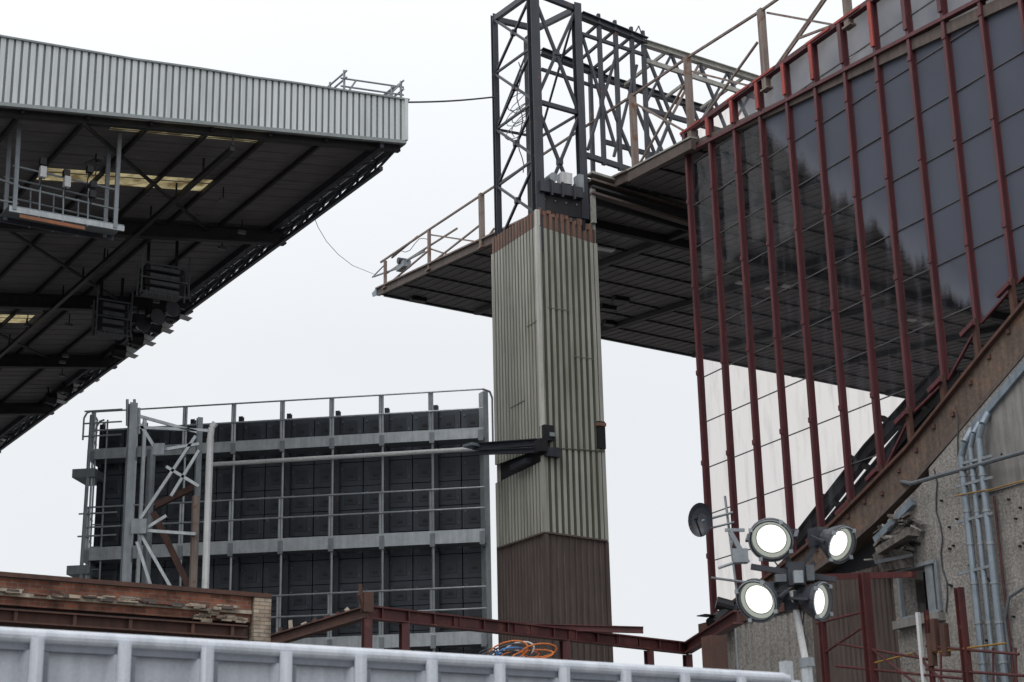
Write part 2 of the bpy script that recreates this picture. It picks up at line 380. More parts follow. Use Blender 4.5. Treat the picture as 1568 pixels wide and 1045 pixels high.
for u,v in ((935,492),(930,468),(950,455),(640,455)):
    nrm=Ae.cross(Bp).normalized(); p=hp(u,v,Pe,nrm)-Z*.12
    R.box('soffit_fittings','black_steel',p,.8,.4,.25,ax=B)
R.done()
R=O('canopy_edge_guardrail')
posts=[(590,400,440),(657,352,412),(737,297,378),(968,145,268),(1052,88,215),(1165,15,140),(1290,-72,45),(1430,-170,-50)]
for u,vt,vb in posts:
    p=gp(u,vt,.12); b=gp(u+(vb-vt)*.04,vb,.12); b=V((p.x,p.y,b.z)); w=.13 if u<700 else .2
    R.beam('posts','tan_steel',b,p,w,w*1.1)
    R.beam('base_plates','tan_steel',b-A*.2,b+A*.2,.25,.06)
tr=[(583,402),(657,352),(737,299),(968,147),(1052,89),(1165,17),(1290,-70),(1430,-168)]
for a_,b_ in zip(tr,tr[1:]):
    R.beam('top_rail','tan_steel',gp(*a_,.12),gp(*b_,.12),.08,.08)
for (a_,b_) in (((592,438),(655,385)),((660,404),(735,345)),((742,370),(757,350)),((655,380),(700,395)),((980,250),(1048,130)),((1060,205),(1160,65)),((1060,110),(1160,135)),((1172,130),(1285,-30)),((1175,20),(1285,40)),((975,160),(1046,200)),((590,420),(700,350)),((660,360),(740,372)),((600,395),(640,362)),((1190,100),(1260,0)),((1220,60),(1300,30))):
    R.beam('braces','tan_steel',gp(*a_,.0),gp(*b_,.0),.07,.07)
R.done()
R=O('cable_winch')
c=gp(618,408); R.box('body','galv_dull',c,.9,.4,.3,ax=A); R.tube('drum','dark_steel',c-B*.3+Z*.25,c+B*.3+Z*.25,.16,12); R.tube('arm','galv_dull',c,gp(572,424),.05); R.tube('arm','galv_dull',c+Z*.2,gp(650,385),.05)
R.tube('stay','dark_steel',gp(570,425),gp(590,405),.03)
R.poly('rope','galv_dull',[gp(600+i*7,395-5*math.sin(i*1.3)-i*4,-.1) for i in range(9)],.02,4); R.done()
# ------------------------------------------------------------------ TOWER
F0=hy(822,322,58.0); Lc=hp(755,366,F0,B); Rc=hp(910,352,F0,A)
wA=(Lc-F0).dot(A); wB=(Rc-F0).dot(B)
def tw(a,b,z): return V((F0.x,F0.y,0))+A*a+B*b+Z*z
def tz(v,a=0,b=0):
    p=tw(a,b,0); lo,hi=-5.,60.
    for _ in range(40):
        mid=(lo+hi)/2; c=M3.transposed()@(V((p.x,p.y,mid))-C); vv=522.5-F*c.y/(-c.z)
        if vv>v: lo=mid
        else: hi=mid
    return mid
TW=O('clad_roof_support_tower')
zt0,ztL,ztR=tz(322),tz(366,wA,0),tz(352,0,wB)
def lin(a,b): return lambda t:a+(b-a)*t
def band(va,vb,vc): return tz(va),tz(vb,wA,0),tz(vc,0,wB)
z1=band(346,390,374); z2=band(686,712,692); z2b=band(706,740,692); z3=band(816,840,829)
def faces(part,m,lo,hi,gm,off=0.0,side='LR',alt=None,gm2=None):
    if 'L' in side: TW.corr(part+'_left',m,tw(wA,-off,0),tw(0,-off,0),lin(lo[1],lo[0]),lin(hi[1],hi[0]),-B,.235,.05,gm,prof=(0,.6,.68,.92),alt=alt)
    if 'R' in side: TW.corr(part+'_right',m,tw(0,-off,0)-A*off+B*off,tw(0,wB,0)-A*off,lin(lo[0],lo[2]),lin(hi[0],hi[2]),-A,.235,.05,gm2 or gm,prof=(0,.52,.62,.92),alt=alt)
faces('rust_strip','rust_strip',z1,(zt0,ztL,ztR),'brown_cladding')
gapz=.015
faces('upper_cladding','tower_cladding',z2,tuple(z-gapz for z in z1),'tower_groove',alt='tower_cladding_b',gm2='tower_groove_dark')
faces('lower_cladding','tower_cladding_b',z3,z2b,'tower_groove',side='L',alt='tower_cladding')
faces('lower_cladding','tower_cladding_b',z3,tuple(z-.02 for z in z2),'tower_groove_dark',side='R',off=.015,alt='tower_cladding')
faces('base_cladding','brown_cladding',(0,0,0),tuple(z-gapz for z in z3),'rim_brown',off=-.03)
TW.corr('rear_cladding','tower_cladding',tw(wA,wB,0),tw(0,wB,0),lambda t:0,lambda t:zt0,B,.235,.05)
TW.corr('rear_cladding','tower_cladding',tw(wA,0,0),tw(wA,wB,0),lambda t:0,lambda t:zt0,A,.235,.05)
TW.beam('core','black_steel',tw(wA/2,wB/2,.05),tw(wA/2,wB/2,zt0-1),1.7,1.7)  # black column inside the cladding, makes the interior behind the gap dark
def ltrim(a,b,z0,z1_,m,w=.13): TW.beam('corner_trim',m,tw(a,b,z0),tw(a,b,z1_),w,w,up=A)
ltrim(-.03,-.03,z3[0],z2[0]-.3,'tower_cladding_b',.14); ltrim(-.03,-.03,z2[0]+.05,z1[0],'tower_trim',.14); ltrim(0,0,0,z3[0]-.02,'brown_cladding',.14)
ltrim(0,0,z1[0]+.01,zt0,'tower_trim',.15)
ltrim(wA,0,z3[1],z2b[1],'tower_cladding'); ltrim(wA,0,z2[1],z1[1],'tower_cladding'); ltrim(0,wB,z3[2],z1[2],'tower_cladding'); ltrim(0,wB,0,z3[2]-.02,'brown_cladding'); ltrim(wA,0,0,z3[1]-.02,'brown_cladding')
TW.beam('flashing','rim_brown',tw(-.08,0,z3[0]),tw(-.08,wB,z3[2]),.04,.06); TW.beam('flashing','rim_brown',tw(0,-.08,z3[0]),tw(wA,-.08,z3[1]),.04,.06)
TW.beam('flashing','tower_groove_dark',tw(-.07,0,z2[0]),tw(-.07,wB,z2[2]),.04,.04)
for (v,b0,b1) in ((470,.3,1.2),(540,1.3,2.1)): TW.beam('end_laps','tower_groove',tw(-.055,b0,tz(v)),tw(-.055,b1,tz(v)),.02,.03)
for (v,a0,a1) in ((490,.05,.9),(600,1.2,2.4)): TW.beam('end_laps','tower_groove',tw(a0,-.055,tz(v)),tw(a1,-.055,tz(v)),.02,.03)
for i in range(12):
    b=.1+i*(wB-.2)/12; TW.box('torn_edge',random.choice(['rust_strip','black_steel','rust_strip']),tw(-.03,b,zt0+(ztR-zt0)*b/wB+random.uniform(-.05,.1)),random.uniform(.08,.2),.05,random.uniform(.1,.3),ax=B)
TW.box('access_hole_right','black_steel',tw(-.05,wB-.1,tz(668,0,wB)),.3,.2,1.0,ax=B)
TW.box('hole_trim','rust_strip',tw(-.05,wB-.1,tz(652,0,wB)),.36,.26,.12,ax=B)
hz0=tz(665)
TW.box('connector','black_steel',tw(-.1,.1,hz0),.4,.35,.55,ax=B); TW.box('connector','dark_steel',tw(-.1,.25,tz(694)),.55,.4,.32,ax=B)
TW.box('connector','black_steel',tw(-.1,-.15,tz(685)),.3,.45,.45,ax=B); TW.box('connector','galv_dull',tw(-.32,.2,tz(668)),.2,.05,.14,ax=B)
TW.ibeam('bracket_arm','dark_steel',tw(.2,-.1,tz(676)),tw(wA*.95,-1.0,tz(690,wA,0)),.25,.25)
TW.ibeam('bracket_arm','dark_steel',tw(.1,-.3,tz(690)),tw(wA*.8,-1.1,tz(704,wA,0)),.18,.18)
TW.beam('bracket_plate','duct',tw(wA*.98,-.4,tz(690,wA,0)),tw(wA*.9,-1.4,tz(690,wA,0)),.5,.10)
TW.prism('dark_recess','black_steel',[tw(wA-.1,.08,z2b[1]-.3),tw(.1,.08,z2b[0]-.3),tw(.1,.08,z2[0]+.2),tw(wA-.1,.08,z2[1]+.2)],B*.03)  # black sheet standing in for the dark interior behind the gap
TW.box('bracket_plate','dark_steel',tw(wA*.35,-.25,tz(700)),1.2,.25,.18,ax=A)
TW.done()
# steel tower top
ST=O('lattice_steel_tower')
ci=.16
cols={'f':(ci,ci),'l':(wA-ci,ci),'r':(ci,wB-.34),'b':(wA-ci,wB-.34)}
topv={'f':-12,'l':30,'r':14,'b':60}
zb=zt0-1.6
ztp={k:tz(topv[k],*cols[k]) for k in cols}; ztp['b']=ztp['l']
for k,(a,b) in cols.items():
    w=.36 if k=='f' else (.3 if k=='r' else .22)
    ST.ibeam('columns','dark_steel',tw(a,b,zb if k!='r' else zt0),tw(a,b,ztp[k]+.2),w,w)
def cc(k,z): a,b=cols[k]; return tw(a,b,z)
for (k1,k2,n,hw,bw,full) in (('l','f',4,.08,.09,1),('f','r',2,.15,.11,1),('l','b',2,.08,.07,0),('b','r',2,.08,.07,0)):
    for i in range(n+1):
        za=zt0-.1+(ztp[k1]-zt0+.1)*i/n; zc=zt0-.1+(ztp[k2]-zt0+.1)*i/n
        ST.beam('horizontals','dark_steel',cc(k1,za),cc(k2,zc),hw if i<n else .18,hw*1.1 if i<n else .22)
        if i<n:
            zaa=zt0-.1+(ztp[k1]-zt0+.1)*(i+1)/n; zcc=zt0-.1+(ztp[k2]-zt0+.1)*(i+1)/n
            if full or i%2: ST.beam('bracing','dark_steel',cc(k1,za),cc(k2,zcc),bw,bw)
            if full: ST.beam('bracing','dark_steel',cc(k2,zc)-B*.03,cc(k1,zaa)-B*.03,bw,bw)
            if full:
                m_=(cc(k1,za)+cc(k2,zc)+cc(k1,zaa)+cc(k2,zcc))/4; ST.box('gussets','dark_steel',m_,.2,.2,.2,ax=B)
ST.beam('inner_mast','black_steel',tw(wA*.55,wB*.40,zb),tw(wA*.55,wB*.40,ztp['r']-.6),.36,.36)
ST.box('base_box','black_steel',tw(.25,wB*.5-.1,zt0+.35),wB*.80,.4,.7,ax=B)
ST.box('base_box','dark_steel',tw(.1,wB*.42,zt0+.95),wB*.75,.5,.42,ax=B)
for b_ in (.55,1.0,1.5): ST.box('base_plates','dark_steel',tw(-.19,b_,zt0+.9),.06,.1,.6,ax=B)
for b_ in (.35,.8,1.25,1.7): ST.box('base_plates','galv_dull',tw(.03,b_,zt0+.5),.05,.04,.05,ax=B)
ST.box('winch_box','white_plate',tw(.2,wB*.55,zt0+1.5),.45,.4,.45,ax=B); ST.box('winch_box','galv_dull',tw(.2,wB*.8,zt0+1.4),.22,.4,.7,ax=B); ST.tube('winch_box','galv_dull',tw(-.1,.7,zt0+1.4),tw(.5,.7,zt0+1.4),.18,12)
for j in range(3):
    ST.poly('loose_wires','galv_dull',[cc('l',zt0+4.6+j*.5)+B*(.5+.45*math.sin(i*.8+j))-A*(.9+.3*math.cos(i*.5))+Z*(.6*math.cos(i*.63+j)) for i in range(16)],.018,4)
ST.poly('loose_wires','cable',[cc('f',zt0+6)+V((-.6+.1*math.sin(i),-.2,-i*.3)) for i in range(16)],.02,4)
ST.done()
# roof truss
RT=O('roof_goalpost_truss')
def tp_(u,v,o=0): return hp(u,v,F0+A*ci,A)+A*o
for o in (0,wA-.3):
    fr_=(o==0)
    RT.ibeam('top_chord','dark_steel',tp_(890,24,o),tp_(990,64,o),.28,.28)
    RT.beam('mid_chord','dark_steel',tp_(890,52,o),tp_(985,84,o),.12,.12)
    RT.beam('lower_chord','dark_steel',tp_(897,238,o),tp_(1060,292,o),.16,.2)
    for u in ((917,942,967,985) if fr_ else (967,)): RT.beam('verticals','dark_steel',tp_(u,26+(u-890)*.38,o),tp_(u+8,244+(u-890)*.33,o),.15,.15)
    for (p_,q_) in (((893,60),(942,225)),((942,90),(900,230)),((975,100),(940,240)),((943,180),(985,280))) if fr_ else (): RT.beam('bracing','dark_steel',tp_(*p_,o),tp_(*q_,o),.10,.10)
    m='pale_steel' if fr_ else 'dark_steel'
    RT.ibeam('haunch_top_chord',m,tp_(985,66,o),tp_(1160,122,o),.24,.26)
    if fr_: RT.beam('haunch_mid_chord',m,tp_(985,92,o),tp_(1160,150,o),.12,.18)
    RT.beam('haunch_bottom_chord','dark_steel',tp_(990,168,o),tp_(1150,214,o),.14,.18)
    us=[985,1028,1071,1114,1160]
    for i in range(4):
        u0,u1=us[i],us[i+1]; vt=lambda u:70+(u-985)*.32; vb=lambda u:168+(u-990)*.29
        RT.beam('haunch_bracing','dark_steel',tp_(u0,vt(u0),o),tp_(u1,vb(u1),o),.11,.11)
        if fr_: RT.beam('haunch_bracing','tan_steel' if i%2 else 'dark_steel',tp_(u1,vt(u1),o),tp_(u0,vb(u0),o),.09,.09)
    if fr_:
        for (p_,q_) in (((985,165),(1030,270)),((1030,175),(990,275))): RT.beam('lower_bracing','dark_steel',tp_(*p_,o),tp_(*q_,o),.11,.11)
for u,v in ((917,36),(942,46),(967,56),(985,62)):
    RT.beam('cross_ties','dark_steel',tp_(u,v,0),tp_(u,v,wA-.3),.1,.1)
    RT.beam('stubs','dark_steel',tp_(u,v,0),tp_(u-1,v-14,0),.12,.12)
for u,v in ((1020,80),(1085,100),(1140,118)): RT.beam('cross_ties','pale_steel',tp_(u,v,0),tp_(u,v,wA-.3),.1,.12)
RT.poly('loose_cable','cable',[tp_(970,55),tp_(978,40),tp_(985,60),tp_(992,90),tp_(1000,100)],.025,5)
RT.done()
EB=O('eaves_beam')
for i,(v,m) in enumerate(((268,'pale_steel'),(279,'rim_brown'),(290,'soffit_beam'),(300,'rim_brown'))):
    p=tp_(900,v,-.1-.05*i); q2=tp_(1075,v+54,-.1-.05*i)
    EB.beam('layer_%d'%i,m,p,q2,.3+.1*(3-i)*.5,.09)
EB.beam('web','soffit_beam',tp_(900,286,.3),tp_(1100,345,.3),.1,.95)
EB.beam('end_post','pale_steel',tp_(903,290,-.2),tp_(905,345,-.2),.16,.16)
EB.beam('edge_board','rim_brown',gp(965,272,.35),gp(1062,221,.35),.2,.36)
EB.beam('edge_board_cap','pale_steel',gp(965,262,.35),gp(1062,211,.35),.3,.06)
EB.done()
# ------------------------------------------------------------------ GLAZED GABLE WALL
GW=O('glazed_gable_wall')
dS=gs(1340,8)[0]/7.0; nM=15
ztop=G0.z
lowr=interp([gs(1060,234),gs(1345,82),gs(1490,8)])
bot=[(1096,985),(1143,925),(1193,880),(1225,848),(1262,815),(1308,772),(1350,728),(1396,634),(1441,603),(1487,512),(1537,458),(1590,400),(1650,330)]
gb=interp([gs(u,v) for u,v in bot])
botz=[]
for i in range(nM+1):
    s=i*dS; botz.append(gb(s) if i>0 else gs(1096,985)[1])
for i in range(nM+1):
    s=i*dS; zb_=botz[i]
    GW.ibeam('mullions','maroon',gq_(s,zb_,.08),gq_(s,ztop,.08),.13,.18,up=B)
    GW.beam('mullion_face','maroon',gq_(s,zb_,.19),gq_(s,ztop,.19),.115,.03,up=B)
    lz=lowr(s)
    hm='bright_red' if i in (1,2,3,4,5,7) else 'maroon'
    GW.beam('mullion_heads',hm,gq_(s,lz+.15,.24),gq_(s,max(lz+.5,ztop-.05),.24),.15,.05,up=B)
    z=ztop-2.6
    while z>zb_+1:
        GW.box('cleats','maroon',gq_(s,z,.21),.155,.04,.16,ax=A); z-=3.1
GW.beam('top_rail','maroon',gq_(-.2,ztop,.12),gq_(nM*dS,ztop,.12),.22,.16)
for i in range(nM):
    if i%3!=1: GW.beam('top_rail_edge','bright_red',gq_(i*dS-.2,ztop+.02,.25),gq_((i+.7)*dS,ztop+.02,.25),.03,.08)
GW.beam('head_rail','maroon',gq_(-.1,lowr(0),.14),gq_(nM*dS,lowr(nM*dS),.14),.2,.11)
tzs=[];z=ztop-1.2
while z>2: tzs.append(z); z-=1.55
rg=random.Random(9)
for i in range(nM):
    s0,s1=i*dS,(i+1)*dS
    z0,z1_=botz[i],botz[i+1]
    if i==0: z0=z1_=botz[0]
    lvls=[zz for zz in tzs if zz>max(z0,z1_)+.2]
    prev=ztop
    for zz in lvls:
        j=rg.uniform(-.012,.012); k=rg.uniform(-.012,.012)
        GW.face('glazing','glass',[gq_(s0+.02,zz+.01,j),gq_(s1-.02,zz+.01,k),gq_(s1-.02,prev-.01,-j),gq_(s0+.02,prev-.01,-k)]); prev=zz
        GW.beam('transoms','transom',gq_(s0+.05,zz,.02),gq_(s1-.05,zz,.02),.035,.03)
    GW.face('glazing','glass',[gq_(s0+.02,z0),gq_(s1-.02,z1_),gq_(s1-.02,prev-.01),gq_(s0+.02,prev-.01)])
    GW.beam('sill','maroon',gq_(s0+.05,z0,.02),gq_(s1-.05,z1_,.02),.08,.06)
def glassmat():
    m,nt,out=newmat('glass'); L=nt.links.new
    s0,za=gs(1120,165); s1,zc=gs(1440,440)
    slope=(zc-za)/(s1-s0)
    uv=N(nt,'ShaderNodeTexCoord'); sep=N(nt,'ShaderNodeSeparateXYZ'); L(uv.outputs['UV'],sep.inputs[0])
    def mth(op,a,b=None,c=None):
        n=N(nt,'ShaderNodeMath',operation=op)
        for i,x in enumerate((a,b,c)):
            if x is None: continue
            if isinstance(x,(int,float)): n.inputs[i].default_value=x
            else: L(x,n.inputs[i])
        return n.outputs[0]
    bay=mth('FLOOR',mth('DIVIDE',sep.outputs[0],dS))
    fr=mth('SUBTRACT',sep.outputs[0],mth('MULTIPLY',bay,dS))
    sb=mth('ADD',mth('MULTIPLY',bay,dS),mth('MULTIPLY',fr,.8))
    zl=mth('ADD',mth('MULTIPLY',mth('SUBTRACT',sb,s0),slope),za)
    mp=N(nt,'ShaderNodeMapping'); mp.inputs['Scale'].default_value=(2.6,.5,1); L(uv.outputs['UV'],mp.inputs['Vector'])
    n1=N(nt,'ShaderNodeTexNoise'); n1.inputs['Scale'].default_value=1; n1.inputs['Detail'].default_value=4; L(mp.outputs[0],n1.inputs['Vector'])
    mp2=N(nt,'ShaderNodeMapping'); mp2.inputs['Scale'].default_value=(.6,.5,1); L(uv.outputs['UV'],mp2.inputs['Vector'])
    n2=N(nt,'ShaderNodeTexNoise'); n2.inputs['Scale'].default_value=1; n2.inputs['Detail'].default_value=3; L(mp2.outputs[0],n2.inputs['Vector'])
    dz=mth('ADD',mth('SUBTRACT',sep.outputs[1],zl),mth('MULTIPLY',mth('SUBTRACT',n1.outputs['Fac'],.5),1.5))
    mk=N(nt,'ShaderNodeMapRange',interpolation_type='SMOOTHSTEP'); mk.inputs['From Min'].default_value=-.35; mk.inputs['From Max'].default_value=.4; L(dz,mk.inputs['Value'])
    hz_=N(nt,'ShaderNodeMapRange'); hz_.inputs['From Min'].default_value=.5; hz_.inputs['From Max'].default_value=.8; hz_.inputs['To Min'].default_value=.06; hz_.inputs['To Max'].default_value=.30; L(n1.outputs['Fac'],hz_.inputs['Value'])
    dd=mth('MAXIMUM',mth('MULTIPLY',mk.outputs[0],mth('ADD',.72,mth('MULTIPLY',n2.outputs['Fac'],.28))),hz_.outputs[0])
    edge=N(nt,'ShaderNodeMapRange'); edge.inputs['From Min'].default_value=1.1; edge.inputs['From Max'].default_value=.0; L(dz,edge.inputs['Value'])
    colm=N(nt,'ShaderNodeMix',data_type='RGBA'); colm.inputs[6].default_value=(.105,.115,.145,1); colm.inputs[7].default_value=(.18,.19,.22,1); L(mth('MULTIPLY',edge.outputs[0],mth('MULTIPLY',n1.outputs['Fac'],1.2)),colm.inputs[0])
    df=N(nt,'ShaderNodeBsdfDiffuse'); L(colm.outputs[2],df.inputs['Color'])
    tr=N(nt,'ShaderNodeBsdfTransparent'); tr.inputs['Color'].default_value=(.93,.88,.84,1)
    gl=N(nt,'ShaderNodeBsdfGlossy'); gl.inputs['Roughness'].default_value=.05
    fz_=N(nt,'ShaderNodeFresnel'); fz_.inputs['IOR'].default_value=1.3
    m1=N(nt,'ShaderNodeMixShader'); L(fz_.outputs[0],m1.inputs[0]); L(tr.outputs[0],m1.inputs[1]); L(gl.outputs[0],m1.inputs[2])
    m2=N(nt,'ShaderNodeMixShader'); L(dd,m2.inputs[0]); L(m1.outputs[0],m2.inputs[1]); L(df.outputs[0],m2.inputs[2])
    L(m2.outputs[0],out.inputs['Surface'])
glassmat()
for (p_,q_) in (((1205,850),(1330,690)),((1330,690),(1450,560)),((1235,850),(1400,650)),((1400,650),(1470,575))):
    GW.ibeam('inner_raking_frame','soffit_beam',gp(*p_,-.8),gp(*q_,-.8),.25,.4)
for u,v in ((1350,640),(1300,700),(1390,610),(1260,760)): GW.beam('inner_raking_frame','soffit_beam',gp(u,v,-.8),gp(u+45,v+25,-.8),.15,.15)
for (p_,q_) in (((1065,200),(1065,310)),((1065,240),(1090,300)),((1065,300),(1095,230)),((1066,260),(1150,300)),((1100,220),(1155,290))):
    GW.beam('inner_lattice','black_steel',gp(*p_,-1.0),gp(*q_,-1.0),.14,.14)
GW.done(uvf=lambda co:(-(co-G0).dot(A),co.z))
# ------------------------------------------------------------------ STAND END BUILDING
SB=O('concrete_stand_end')
rt=interp([gs(*p) for p in ((1120,945),(1200,885),(1262,838),(1310,795),(1360,745),(1400,705),(1445,655),(1490,592),(1568,500))])
rlw=interp([gs(*p) for p in ((1120,985),(1230,905),(1330,835),(1390,775),(1440,725),(1490,665),(1568,575))])
def strip(part,m,s0,s1,fl,fh,off,th,n=8):
    pts=[(s0+(s1-s0)*i/n) for i in range(n+1)]
    for i in range(n):
        a_,b_=pts[i],pts[i+1]
        SB.prism(part,m,[gq_(a_,fl(a_),off),gq_(b_,fl(b_),off),gq_(b_,fh(b_),off),gq_(a_,fh(a_),off)],B*th)
sE=24.0; sA=gs(1110,980)[0]
strip('raker_beam','raker_brown',sA,sE,rlw,rt,.45,.6,14)
strip('raker_top_flange','rust_steel',sA,sE,lambda s:rt(s)+.002,lambda s:rt(s)+.10,.6,.9,14)
strip('raker_lower_lip','rim_brown',sA,sE,lambda s:rlw(s)-.003,lambda s:rlw(s)+.12,.53,.07,14)
for i in range(30):
    s=sA+(sE-sA)*i/30+.2; z=rt(s)-random.uniform(.1,.5)
    SB.box('raker_bolts','rust_steel',gq_(s,z,.47),.12,.08,.12,ax=A)
for i in range(3,nM):
    s=i*dS
    SB.beam('mullion_brackets','rust_steel',gq_(s,botz[i]+.1,.2),gq_(s,rt(s),.2),.14,.14)
    SB.beam('mullion_brackets','maroon',gq_(s-.4,botz[i]-.25,.35),gq_(s+.1,botz[i]-.05,.35),.12,.12)
for (a_,b_) in (((1490,655),(1568,562)),((1568,562),(1700,405)),((1340,828),(1398,768))):
    SB.beam('flashing','duct',gp(*a_,.62),gp(*b_,.62),.10,.20)
sW0=gs(1402,900)[0]; sW1=gs(1462,900)[0]; sL=gs(1390,900)[0]
zw1=gs(1430,868)[1]; zw0=gs(1430,945)[1]
zero=lambda s:0.0
strip('pebble_wall','pebble',sW1,sE,zero,lambda s:rlw(s)-.01,.5,.5,8)
strip('pebble_wall','pebble',sL,sW0,zero,lambda s:rlw(s)-.25,.5,.5,1)
strip('pebble_wall','pebble',sW0,sW1,lambda s:zw1,lambda s:rlw(s)-.2,.5,.5,3)
strip('pebble_wall','pebble',sW0,sW1,zero,lambda s:zw0,.5,.5,1)
strip('upper_wall_panel','concrete',gs(1505,700)[0],sE,lambda s:gs(1530,760)[1],lambda s:rlw(s)-.3,.56,.06,4)
SB.prism('window_back','black_steel',[gq_(sW0,zw0,-.3),gq_(sW1,zw0,-.3),gq_(sW1,zw1,-.3),gq_(sW0,zw1,-.3)],B*.1)
for (a_,b_) in (((sW0,zw0),(sW1,zw0)),((sW0,zw1),(sW1,zw1)),((sW0,zw0),(sW0,zw1)),((sW1,zw0),(sW1,zw1))):
    SB.beam('window_frame','galv_dull',gq_(*a_,.54),gq_(*b_,.54),.12,.10)
SB.beam('window_frame','galv_dull',gq_(sW1-.35,zw0,.5),gq_(sW1-.35,zw1,.5),.06,.3)
SB.beam('window_sill','concrete',gq_(sW0-.2,zw0-.15,.6),gq_(sW1+.1,zw0-.15,.6),.3,.22)
s_a=gs(1225,960)[0]
SB.corr('brown_sheet','brown_cladding',gq_(s_a,0,.3),gq_(sL,0,.3),lambda t:0,lambda t:gs(1320,878)[1],-B,.22,.06,gm='rim_brown')
strip('dark_void','black_steel',s_a,sL,lambda s:gs(1320,878)[1],lambda s:rlw(s)-.02,.05,.1,4)  # black sheet standing in for the darkness of the open void
s_b=gs(1105,990)[0]; s_c=gs(1262,990)[0]
strip('pebble_pier','pebble',s_b,s_c,zero,lambda s:gs(1150,958)[1],.62,.9,1)
SB.corr('pier_ribs','pebble',gq_(s_b,0,.64),gq_(s_c,0,.64),lambda t:0,lambda t:gs(1150,960)[1]-.05,-B,.32,.06)
strip('pier_cap','rust_steel',s_b-.15,s_c+.1,lambda s:gs(1150,958)[1],lambda s:gs(1150,945)[1],.75,1.1,1)
for i in range(10):
    a_=sA+(sE-sA)*i/10; b_=sA+(sE-sA)*(i+1)/10
    SB.prism('seating_deck','concrete',[gq_(a_,rt(a_)-.5,-.2),gq_(b_,rt(a_)-.5,-.2),gq_(b_,rt(b_)-.15,-.2),gq_(b_,rt(a_)-.9,-.2)],B*24)
for i in range(60):
    u=1338+random.random()*60; v=805+random.random()*62-(u-1338)*.35
    p=gp(u,v,.5+random.random()*.2); q2=gp(u+random.uniform(-14,18),v+random.uniform(-10,10),.52+random.random()*.2)
    SB.beam('torn_cladding',random.choice(['rubble','rubble','rubble','rim_brown','black_steel','rubble','pebble']),p,q2,random.uniform(.03,.20),random.uniform(.02,.08))
SB.prism('bent_sheet','rubble',[gp(1335,850,.8),gp(1350,838,.9),gp(1395,846,1.0),gp(1398,868,.7),gp(1350,876,.7)],B*.05)
SB.prism('bent_sheet','galv_dull',[gp(1338,858,.95),gp(1396,848,1.05),gp(1397,852,1.0),gp(1340,864,.9)],B*.03)
SB.beam('bent_sheet','rubble',gp(1350,845,.9),gp(1398,815,.9),.4,.2)
for i in range(40):
    s=sW1+random.random()*6
    z=random.uniform(7,rlw(s)-1)
    SB.tube('wall_fixings','black_steel',gq_(s,z,.5),gq_(s,z,.58),.03,6)
for s_,za_,zb__ in ((sW1+.25,8.2,12.0),(sW1+1.3,9,13.5)):
    SB.poly('hanging_cables','cable',[gq_(s_+.08*math.sin(i*1.7),zb__+(za_-zb__)*i/10,.54) for i in range(11)],.02,5)
SB.done()
DU=O('service_ducts')
for i,u in enumerate((1480,1494,1507)):
    r=.095 if i!=1 else .075
    top=700-14*i; p=gp(u-8,top,.85); DU.tube('duct_runs','duct',gz(p),p,r,12)
    bend=gp(u-3,top-22,.85); DU.tube('duct_runs','duct',p,bend,r*.97,12); DU.tube('duct_runs','duct',bend,gp(u+8,top-42,.55),r*.95,12)
    for v in (745,800,850,910,970,1030):
        z=gs(u,v)[1]; DU.tube('collars','galv_dull',V((p.x,p.y,z)),V((p.x,p.y,z+.06)),r*1.18,12)
for v in (712,745,800,880): DU.beam('brackets','galv_dull',gp(1466,v,.9),gp(1520,v-14,.9),.05,.07)
DU.tube('pipe','truss_grey',gp(1395,741,.9),gp(1700,655,.9),.06); DU.tube('pipe','truss_grey',gp(1395,741,.9),gp(1380,738,.4),.06)
DU.tube('gas_pipe','yellow_pipe',gp(1510,752,.95),gp(1700,700,.95),.022); DU.tube('gas_pipe','yellow_pipe',gp(1462,760,.95),gp(1512,750,.95),.018)
p=gp(1522,760,.62); DU.tube('thin_pipe','red_steel',V((p.x,p.y,0)),p,.03)
DU.poly('hose','truss_grey',[gp(1568,900,.7),gp(1545,915,.7),gp(1538,950,.7),gp(1545,1000,.7),gp(1542,1060,.7)],.04)
DU.done()
RS=O('red_access_stair')
def rq(u,v,o=2.0): return gp(u,v,o)
for u,vt,w in ((1322,878,.24),(1258,945,.16),(1468,900,.18),(1418,935,.1)):
    p=rq(u,vt); RS.ibeam('posts','red_steel',gz(p),p,w,w)
p=rq(1405,938); RS.beam('white_post','white_plate',gz(p),p,.09,.09)
for a_,b_ in (((1250,955),(1330,935)),((1280,1020),(1480,1040)),((1280,985),(1420,1010)),((1330,990),(1400,1045)),((1400,1000),(1460,1060)),((1418,990),(1560,1002)),((1418,1025),(1568,1035)),((1262,1000),(1330,955))):
    RS.tube('rails','red_steel',rq(*a_),rq(*b_),.035)
for u in (1440,1480,1520,1555): RS.tube('rails','red_steel',rq(u,992),rq(u+2,1070),.03)
for a_,b_ in (((1425,1000),(1540,985)),((1340,1015),(1400,1000))): RS.tube('yellow_rails','yellow_pipe',rq(*a_),rq(*b_),.025)
for a_ in ((1430,948),(1445,955),(1425,970)): RS.beam('cabinet','rust_steel',rq(*a_),rq(a_[0]+4,a_[1]+50),.16,.16)
RS.beam('beam','red_steel',rq(1250,884,1.2),rq(1400,880,1.2),.14,.16)
RS.done()
